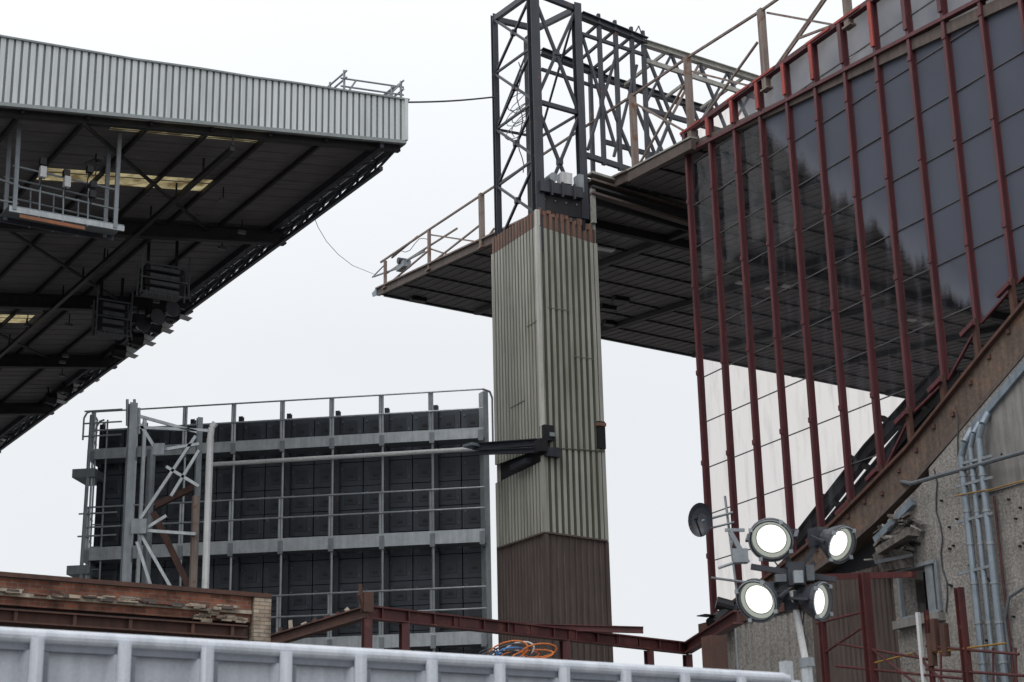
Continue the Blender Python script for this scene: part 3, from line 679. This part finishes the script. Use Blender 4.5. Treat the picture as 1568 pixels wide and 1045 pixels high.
# ------------------------------------------------------------------ SCREEN STRUCTURE
S1=hy(745,818,66.0); S0=hz(330,838,S1.z); sd=(S0-S1).normalized(); sn=V((sd.y,-sd.x,0))
if sn.y>0: sn=-sn
def sp(u,v,o=0): return hp(u,v,S1+sn*o,sn)
def ss(u,v=820): return (sp(u,v)-S1).dot(sd)
def sz(v): return sp(745,v).z
def S_(s,z,o=0): return V((S1.x,S1.y,0))+sd*s+sn*o+Z*z
SC=O('video_screen_rear_structure')
pu=[745,670,593.5,517,441,366,291,216,150]; ps=[ss(u) for u in pu]; smax=ps[-1]
SC.prism('backing','black_steel',[S_(-.05,4,-.35),S_(smax,4,-.35),S_(smax,sz(624),-.35),S_(-.05,sz(624),-.35)],-sn*.4)
rh=(sz(624)-sz(1000))/10.0; zr=sz(624)
for r in range(14):
    zt_=zr-r*rh; zb2=zt_-rh
    for i in range(len(ps)-1):
        for h in range(2):
            s0=ps[i]+(ps[i+1]-ps[i])*h/2+.02; s1=ps[i]+(ps[i+1]-ps[i])*(h+1)/2-.02; dpt=random.uniform(.02,.05)
            c=S_((s0+s1)/2,(zt_+zb2)/2,-.2+dpt)
            SC.box('cabinets','screen_cabinet',c,s1-s0,.22,rh-.03,ax=sd)
            c2=c+sn*.125
            SC.box('cabinet_doors','screen_door',c2,(s1-s0)*.5,.03,rh*.55,ax=sd)
            SC.box('cabinet_fittings','screen_detail',c2+sd*(s1-s0)*.36+Z*rh*.22,.07,.05,.08,ax=sd)
            SC.box('cabinet_fittings','screen_detail',c2-sd*(s1-s0)*.38-Z*rh*.22,.05,.05,.12,ax=sd)
            SC.box('cabinet_fittings','black_steel',c2+sn*.02-Z*rh*.1,.2,.03,.1,ax=sd)
for i,s in enumerate(ps):
    if i==0: SC.beam('main_posts','galv',S_(s-.05,0,.55),S_(s-.05,sz(607),.55),.22,.4)
    else:
        SC.ibeam('main_posts','dark_steel',S_(s,0,.1),S_(s,sz(618),.1),.18,.2,up=sn)
        SC.beam('guard_posts','galv',S_(s,0,1.0),S_(s,sz(608),1.0),.07,.10)
        for (va,vb) in ((607,665),(755,818),(905,972)):
            SC.beam('stanchions','galv',S_(s+.1,sz(vb),1.0),S_(s+.1,sz(va),1.0),.08,.08)
for va,vb in ((665,681),(818,838),(972,992)):
    SC.beam('catwalk_channels','galv',S_(-.1,(sz(va)+sz(vb))/2,1.08),S_(smax+.2,(sz(va)+sz(vb))/2,1.08),.06,sz(va)-sz(vb))
    SC.beam('catwalk_decks','galv_dull',S_(-.1,sz(vb)+.06,.58),S_(smax+.2,sz(vb)+.06,.58),.9,.05)
    for s in ps: SC.beam('catwalk_brackets','galv_dull',S_(s,sz(vb)-.05,.05),S_(s,sz(vb)-.05,1.05),.1,.16); SC.beam('catwalk_plates','galv_dull',S_(s,sz(va)-.1,1.13),S_(s,sz(vb)-.1,1.13),.2,.03,up=sn)
for v in (607,636,755,786,905,938): SC.tube('handrails','galv',S_(-.1,sz(v),1.06),S_(smax+.1,sz(v),1.06),.035)
SC.tube('cable_tube','white_plate',S_(-.3,sz(699),1.3),S_(ss(330),sz(701),1.3),.09,10)
SC.poly('end_loops','galv',[S_(-.1,sz(607),1.06),S_(-.35,sz(609),.8),S_(-.35,sz(612),.2),S_(-.35,sz(680),.2)],.045)
for o in (-.3,1.1):
    SC.beam('end_frame','galv_dull',S_(smax+.35,0,o),S_(smax+.1,sz(612),o),.12,.14)
    SC.poly('end_loops','galv',[S_(smax+.1,sz(606),o),S_(smax+.3,sz(608),o),S_(smax+.42,sz(616),o),S_(smax+.42,sz(650),o)],.04)
for v in (690,840):
    SC.beam('end_platforms','galv_dull',S_(smax-.2,sz(v+12),.4),S_(smax+.75,sz(v+12),.4),1.6,.35)
for v in (606,625,645,765,800,900): SC.tube('end_rails','galv_dull',S_(smax+.1,sz(v),1.1),S_(smax+.4,sz(v),-.3),.04); SC.tube('end_rails','galv',S_(smax-1.2,sz(v),1.12),S_(smax+.4,sz(v),1.12),.035)
for k_ in range(28): SC.tube('ladder_rungs','galv_dull',S_(smax-.55,4+k_*.45,1.0),S_(smax-.1,4+k_*.45,1.0),.025)
for d_ in (-.55,-.1): SC.beam('ladder_stiles','galv_dull',S_(smax+d_,3,1.0),S_(smax+d_,sz(620),1.0),.06,.06)
SC.done()
MA=O('galvanised_lattice_mast')
def mq(u,v,d=56): return hy(u,v,d)
def vpost(u,v,w,part='posts',m='galv',d=56,tube=False):
    p=mq(u,v,d)
    (MA.tube(part,m,gz(p),p,w/2,10) if tube else MA.ibeam(part,m,gz(p),p,w,w))
vpost(204,618,.26,m='galv_dull'); vpost(232,690,.3,m='galv_dull',d=58,tube=True); vpost(222,640,.12,d=57.5)
p=mq(322,672); MA.tube('posts','white_plate',gz(p),p,.12,10); MA.poly('posts','white_plate',[p,mq(324,655),mq(330,648)],.11,10)
p=mq(306,640,56.5); MA.ibeam('posts','galv_dull',gz(p),p,.18,.18)
p=mq(300,760,56.2); MA.beam('posts','tan_steel',gz(p),p,.2,.2)
for a_,b_ in (((215,638),(302,662)),((215,655),(325,660)),((212,800),(300,668)),((245,690),(305,680)),((262,760),(305,690)),((212,812),(300,818)),((215,650),(240,690)),((212,812),(262,900)),((255,715),(305,745)),((210,830),(232,900)),((255,790),(215,815))):
    MA.beam('bracing','galv',mq(*a_),mq(*b_),.10,.10)
for a_,b_ in (((235,785),(290,900)),((238,775),(300,745))): MA.beam('rusty_bracing','rust_steel',mq(*a_,56.8),mq(*b_,56.8),.2,.2)
MA.box('gusset','galv_dull',mq(243,688,55.8),.4,.06,.4); MA.box('gusset','galv_dull',mq(213,806,55.8),.5,.06,.5)
for s_ in ((206,612),(195,612),(213,625)): MA.tube('finial','galv_dull',mq(*s_),mq(s_[0],s_[1]+40),.05)
MA.done()
# ------------------------------------------------------------------ BRICK PARAPET
Q0=hy(0,885,30.0); Q1=hz(410,918,Q0.z); qd=(Q1-Q0).normalized(); qn=V((qd.y,-qd.x,0))
if qn.y>0: qn=-qn
def qz(v): return hp(0,v,Q0,qn).z
def Qp(s,z,o=0): return V((Q0.x,Q0.y,0))+qd*s+qn*o+Z*z
def qs(u): return (hp(u,918,Q0,qn)-Q0).dot(qd)
BP=O('brick_parapet_building'); s0,s1=-4,qs(384)
def qb(part,m,za,zb_,o,th,a=s0,b=s1): BP.prism(part,m,[Qp(a,za,o),Qp(b,za,o),Qp(b,zb_,o),Qp(a,zb_,o)],-qn*th)
qb('coping','rust_steel',qz(884),qz(877),.12,.5,b=qs(412)); qb('brick_upper','brick_red',qz(907),qz(884)-.002,.04,.4)
qb('ledge','stone',qz(913),qz(907)-.002,.08,.4); qb('brick_lower','brick_red',qz(926),qz(913)-.002,.0,.4)
qb('recess','black_steel',qz(935),qz(926)-.002,-.15,.3); qb('wall_below','rim_brown',0,qz(935)-.002,-.1,.3)  # recess coloured black in place of its shade
BP.ibeam('steel_lintel','rust_steel',Qp(s0,qz(945),.1),Qp(qs(372),qz(945),.1),.3,.24)
for u in (20,110,195,290,350): BP.beam('lintel_stiffeners','rust_steel',Qp(qs(u),qz(953),.2),Qp(qs(u),qz(937),.2),.06,.04)
qb('pier','brick_cream',0,qz(884)-.004,.1,.5,a=qs(386),b=qs(412))
for i in range(90):
    s=random.uniform(s0,s1); BP.box('loose_mortar',random.choice(['stone','brick_cream','brick_red','rim_brown']),Qp(s,qz(907)+random.uniform(-.03,.05),.13),random.uniform(.05,.3),random.uniform(.05,.12),random.uniform(.02,.07),ax=qd)
for i in range(12): BP.box('patches','brick_cream',Qp(s1-random.uniform(.1,1.1),qz(907)-random.uniform(.03,.25),.05),.22,.07,.07,ax=qd)
BP.prism('roof','rim_brown',[Qp(s0,qz(880)-.1,-.4),Qp(qs(410),qz(880)-.1,-.4),Qp(qs(410),qz(880)-.1,-6),Qp(s0,qz(880)-.1,-6)],-Z*.2)
BP.done()
# ------------------------------------------------------------------ RED STEEL FRAME centre
RF=O('red_steel_frame')
R0=hy(562,938,34.0); R1=hz(1052,993,R0.z); R2=hz(405,985,R0.z)
RF.ibeam('main_beam','red_steel',R0,R1,.2,.27); RF.ibeam('side_beam','rust_steel',R2,R0,.2,.24)
rd=(R1-R0).normalized(); rn=V((rd.y,-rd.x,0))
for t in (.0,.1,.575,.86,1.0):
    p=lerp(R0,R1,t)-Z*.145; RF.ibeam('posts','red_steel',gz(p),p,.17,.17)
for t in (.27,.45,.62,.78):
    p=lerp(R0,R1,t)+rn*.03
    for dx in (-.25,-.12,.12,.25):
        for dz in (-.06,.06): RF.box('bolts','galv_dull',p+rd*dx+Z*dz,.03,.05,.03,ax=rd)
    RF.box('splice_plate','red_steel',p,.7,.06,.18,ax=rd)
for i in range(14):
    p=lerp(R0,R1,(i+.5)/14)+rn*.05; RF.beam('web_stiffeners','red_steel',p-Z*.10,p+Z*.10,.02,.08)
RF.ibeam('stub','rust_steel',R0,R0+Z*.4,.2,.2); RF.beam('stub','rust_steel',R0+Z*.35-rd*.2,R0-rd*.05+Z*.05,.08,.08)
RF.tube('stub','rust_steel',R0+Z*.3-rd*.15,R0+Z*.55-rd*.17,.04)
for i in range(9):
    p=lerp(R2,R0,(i+.5)/9)+Z*.13; RF.beam('broken_fixings',random.choice(['rust_steel','stone','red_steel']),p,p+V((random.uniform(-.12,.12),0,random.uniform(.03,.2))),.06,.09)
    RF.beam('web_stiffener','stone' if i%2 else 'rust_steel',p-Z*.24+rn*.1,p-Z*.04+rn*.1,.05,.04)
RF.ibeam('cross_beam','red_steel',R1,hy(1130,945,33.5),.2,.26)
p=hy(1093,975,33.6); RF.beam('end_post','rust_steel',gz(p),p,.36,.36)
RF.ibeam('rear_beam','red_steel',hy(740,958,38),hy(985,965,38),.12,.14)
RF.done()
CC=O('cable_coil')
c=hy(775,998,32.5)
for m,k in (('cable',8),('orange_cable',4),('blue_cable',2),('white_plate',2)):
    for j in range(k):
        cx=c+V((random.uniform(-.3,.35)+(.3 if m=='orange_cable' else -.1),random.uniform(-.2,.2),random.uniform(-.12,.0))); rx=random.uniform(.18,.42); rz=random.uniform(.08,.22); ph=random.random()*6
        CC.poly('loops',m,[cx+V((rx*math.cos(t/14*6.28),.1*math.sin(t/14*6.28+ph),rz*math.sin(t/14*6.28+.3))) for t in range(15)],.016,5)
CC.box('hook_plate','red_steel',c-Z*.35,1.3,.3,.1)
CC.beam('hook_plate','red_steel',gz(c),c-Z*.4,.1,.1)
CC.done()
# ------------------------------------------------------------------ HOARDING
H0=hy(0,972,12.0); H1=hz(1205,1040,H0.z); hd=(H1-H0).normalized(); hn=V((hd.y,-hd.x,0))
if hn.y>0: hn=-hn
HH=O('site_hoarding')
Lh=(H1-H0).length
HH.tube('top_rail','hoarding_white',H0-hd*3,H1,.055,14)
HH.beam('top_channel','hoarding_shade',H0-hd*3-Z*.075-hn*.01,H1-Z*.075-hn*.01,.05,.05)
nr_=round((Lh+3)/.66); pt=(Lh+3)/nr_
HH.corr('panels','hoarding_panel',H0-hd*3-hn*.04,H1-hn*.04,lambda t:.05,lambda t:H0.z-.1,hn,pt,.07,gm=None,prof=(.0,.16,.24,.92))
for i in range(nr_+1):
    p=H0-hd*3+hd*(i*pt+.05)
    HH.tube('rib_posts','hoarding_white',V((p.x,p.y,0))+hn*.05,V((p.x,p.y,H0.z-.02))+hn*.05,.05,14)
    HH.beam('rib_shadow_strip','hoarding_shade',V((p.x,p.y,.1))+hd*.075+hn*.03,V((p.x,p.y,H0.z-.11))+hd*.075+hn*.03,.035,.02)  # dark strip beside each rib, stands in for the rib's shadow
HH.beam('end_post','galv',gz(H1),H1+Z*.16,.09,.09)
HH.done()
# ------------------------------------------------------------------ FLOODLIGHT TOWER
FLt=O('site_floodlight_mast'); d0=22.0
def fq(u,v,d=d0): return hy(u,v,d)
topm=fq(1213,905)
FLt.tube('mast','galv',V((topm.x+.16,topm.y,0)),fq(1234,1015),.075,12); FLt.tube('mast','white_plate',fq(1234,1015),topm,.045,12)
FLt.tube('mast_clamp','galv_dull',fq(1236,1022),fq(1234,1008),.1,12)
FLt.box('head_block','dark_steel',fq(1218,880),.22,.2,.3); FLt.box('head_block','galv_dull',fq(1222,884,21.85),.12,.1,.16)
FLt.box('head_block','truss_grey',fq(1195,886,21.9),.14,.1,.1); FLt.box('head_block','truss_grey',fq(1240,878,21.9),.1,.1,.2)
FLt.beam('crossbar','dark_steel',fq(1150,868),fq(1280,888),.07,.07); FLt.beam('crossbar','dark_steel',fq(1195,905),fq(1248,862),.06,.06)
def lamp(u,v,r,aim):
    c=fq(u,v,d0-.15); n=V(aim).normalized(); up_=Z-n*Z.dot(n); up_.normalize(); x=n.cross(up_)
    def ring(r0,h0,r1,h1,part,m,nn=28):
        vs=[];fs=[]
        for i in range(nn):
            a=2*math.pi*i/nn; w=x*math.cos(a)+up_*math.sin(a); vs+=[c+w*r0+n*h0,c+w*r1+n*h1]
        for i in range(nn): j=(i+1)%nn; fs.append((2*i,2*j,2*j+1,2*i+1))
        FLt.add(part,m,vs,fs)
    prof=[(.0,-.34),(.10,-.34),(.13,-.22),(.55*r,-.2),(.8*r,-.12),(r*1.02,0),(r*1.02,.05),(r*.88,.055),(r*.86,0)]
    for a_,b_ in zip(prof,prof[1:]): ring(a_[0],a_[1],b_[0],b_[1],'housings','dark_steel')
    ring(r*.86,0,r*.70,-.02,'reflectors','lamp_lens'); ring(r*.70,-.02,r*.66,-.022,'reflector_rims','truss_grey'); ring(r*.66,-.022,0,-.03,'lenses','lamp_glow')
    ring(r*1.0,.056,r*.95,.065,'rims','galv_dull')
    for k in range(4):
        a=k*math.pi/2+.6; w=x*math.cos(a)+up_*math.sin(a); FLt.box('clips','galv_dull',c+w*r*1.0+n*.06,.05,.03,.05,ax=x)
    for s_ in (-1,1): FLt.beam('yokes','dark_steel',c+x*s_*r*1.08,c+x*s_*r*1.08-n*.25,.05,.03)
    FLt.beam('yokes','dark_steel',c+x*r*1.08-n*.27,c-x*r*1.08-n*.27,.05,.03)
    FLt.box('ballast','dark_steel',c-n*.36-Z*.02,.24,.2,.24,ax=x); FLt.beam('yokes','dark_steel',c-n*.3,fq(1218,880,d0+.1),.06,.06)
lamp(1181,826,.29,(-.30,-1,-.62)); lamp(1285,833,.25,(.75,-1,-.6)); lamp(1161,919,.285,(-.75,-1,-.6)); lamp(1255,921,.25,(1.2,-1,-.25))
FLt.box('junction','galv_dull',fq(1133,852),.2,.15,.18); FLt.beam('junction_arm','galv_dull',fq(1118,815),fq(1145,862),.06,.06); FLt.beam('junction_arm','galv_dull',fq(1110,812),fq(1140,812),.04,.04)
FLt.tube('conduit','galv_dull',fq(1100,870),fq(1130,860),.02)
for k in range(4):
    FLt.poly('lead','cable',[fq(1225+k*3,895),fq(1232-k*6,935),fq(1224+k*4,980),fq(1236,1020)],.010,5)
FLt.poly('lead','cable',[fq(1180,852),fq(1195,872),fq(1215,868),fq(1218,880)],.010,5); FLt.poly('lead','cable',[fq(1165,945),fq(1190,935),fq(1205,905)],.010,5)
FLt.done()
DS=O('dish_antenna'); c=gp(1073,797,1.2); n=V((-.45,-1,.05)).normalized(); x=n.cross(Z).normalized(); y=x.cross(n)
vs=[];fs=[];nn=24
for k_,(rr,hh) in enumerate(((.02,-.12),(.25,-.09),(.42,-.03),(.55,.05),(.56,.07))):
    for i in range(nn): a=2*math.pi*i/nn; vs.append(c+x*rr*.72*math.cos(a)+y*rr*math.sin(a)+n*hh)
for k_ in range(4):
    for i in range(nn): j=(i+1)%nn; fs.append((k_*nn+i,k_*nn+j,(k_+1)*nn+j,(k_+1)*nn+i))
DS.add('reflector','dark_steel',vs,fs); DS.tube('feed_arm','dark_steel',c-y*.5,c+n*.5-y*.1,.03); DS.tube('feed','black_steel',c+n*.5-y*.1,c+n*.42,.06)
DS.tube('mount','galv_dull',c-n*.1,gp(1122,785,.2),.04); DS.tube('mount','galv_dull',gp(1110,760,.3),gp(1128,905,.3),.04); DS.tube('mount','galv_dull',c-n*.1-Z*.3,gp(1124,800,.2),.035)
DS.done()
SL=O('black_spotlight'); c=gp(1108,945,1.0)
SL.tube('body','black_steel',c+V((-.35,-.2,-.3)),c+V((.2,.1,.2)),.3,14,.2); SL.tube('body','black_steel',c+V((-.2,0,.45)),c+V((.3,0,.3)),.2,12); SL.box('bracket','dark_steel',c+V((.2,.2,0)),.5,.3,.8); SL.tube('pole','galv_dull',gz(c)+V((.35,0,0)),c+V((.35,0,.2)),.05)
for s_ in (-1,1): SL.beam('barn_doors','black_steel',c+V((-.4,-.25,-.3+.3*s_)),c+V((-.75,-.5,-.4+.4*s_)),.4,.03)
SL.tube('arm','galv_dull',gp(1090,885,.4),gp(1150,893,.4),.04)
SL.done()
CB=O('stay_cable'); p=hp(618,157,K,LA); q2=tw(wA-ci,ci,tz(150,wA,0))
CB.poly('wire','cable',[lerp(p,q2,t/12)-Z*.06*math.sin(math.pi*t/12) for t in range(13)],.035,6); CB.done()
CB=O('hanging_cable'); a_=hp(478,325,K,LN); b_=cp(La,0,.2)
path=[(478,325),(487,348),(500,370),(518,390),(540,407),(560,415),(572,420)]
CB.poly('wire','galv_dull',[hy(u,v,a_.y+(b_.y-a_.y)*i/6) for i,(u,v) in enumerate(path)],.014,5); CB.done()
# ------------------------------------------------------------------ camera, sun, sky
cam=bpy.data.cameras.new('camera'); co=bpy.data.objects.new('camera',cam); scene.collection.objects.link(co)
co.matrix_world=Matrix.Translation(C)@M3.to_4x4(); cam.lens=60; cam.sensor_width=36; cam.clip_end=3000; cam.clip_start=.1
cam.dof.use_dof=True; cam.dof.focus_distance=58; cam.dof.aperture_fstop=3.5
scene.camera=co
el,az=math.radians(50),math.radians(215)
sd_=V((math.sin(az)*math.cos(el),math.cos(az)*math.cos(el),math.sin(el)))
sun=bpy.data.lights.new('sun','SUN'); sun.energy=1.1; sun.angle=math.radians(35); sun.color=(1,.98,.955)
so=bpy.data.objects.new('sun',sun); scene.collection.objects.link(so); so.rotation_euler=sd_.to_track_quat('Z','Y').to_euler(); so.location=(0,-20,60)
w=bpy.data.worlds.new('World'); scene.world=w; w.use_nodes=True; nt=w.node_tree; nt.nodes.clear(); L=nt.links.new
out=N(nt,'ShaderNodeOutputWorld'); bg=N(nt,'ShaderNodeBackground'); bg.inputs['Strength'].default_value=.1
sk=N(nt,'ShaderNodeTexSky'); sk.sky_type='NISHITA'; sk.sun_disc=False; sk.sun_elevation=el; sk.sun_rotation=az; sk.air_density=1; sk.dust_density=5
tc=N(nt,'ShaderNodeTexCoord'); sep=N(nt,'ShaderNodeSeparateXYZ'); L(tc.outputs['Generated'],sep.inputs[0])
mr=N(nt,'ShaderNodeMapRange'); mr.inputs['From Min'].default_value=.3; mr.inputs['From Max'].default_value=1; L(sep.outputs[2],mr.inputs['Value'])
ns=N(nt,'ShaderNodeTexNoise'); ns.inputs['Scale'].default_value=2.2; ns.inputs['Detail'].default_value=4; L(tc.outputs['Generated'],ns.inputs['Vector'])
cr=N(nt,'ShaderNodeValToRGB'); cr.color_ramp.elements[0].position=.3; cr.color_ramp.elements[0].color=(8.5,8.75,9.05,1); cr.color_ramp.elements[1].position=.7; cr.color_ramp.elements[1].color=(9.15,9.35,9.6,1); L(ns.outputs['Fac'],cr.inputs['Fac'])
mz=N(nt,'ShaderNodeMix',data_type='RGBA'); L(mr.outputs[0],mz.inputs[0]); L(cr.outputs['Color'],mz.inputs[6]); mz.inputs[7].default_value=(14.8,15.1,15.6,1)
mx=N(nt,'ShaderNodeMix',data_type='RGBA'); mx.inputs[0].default_value=.95; L(sk.outputs['Color'],mx.inputs[6]); L(mz.outputs[2],mx.inputs[7])
L(mx.outputs[2],bg.inputs['Color']); L(bg.outputs[0],out.inputs['Surface'])
scene.view_settings.view_transform='Standard'; scene.view_settings.look='None'; scene.view_settings.exposure=0
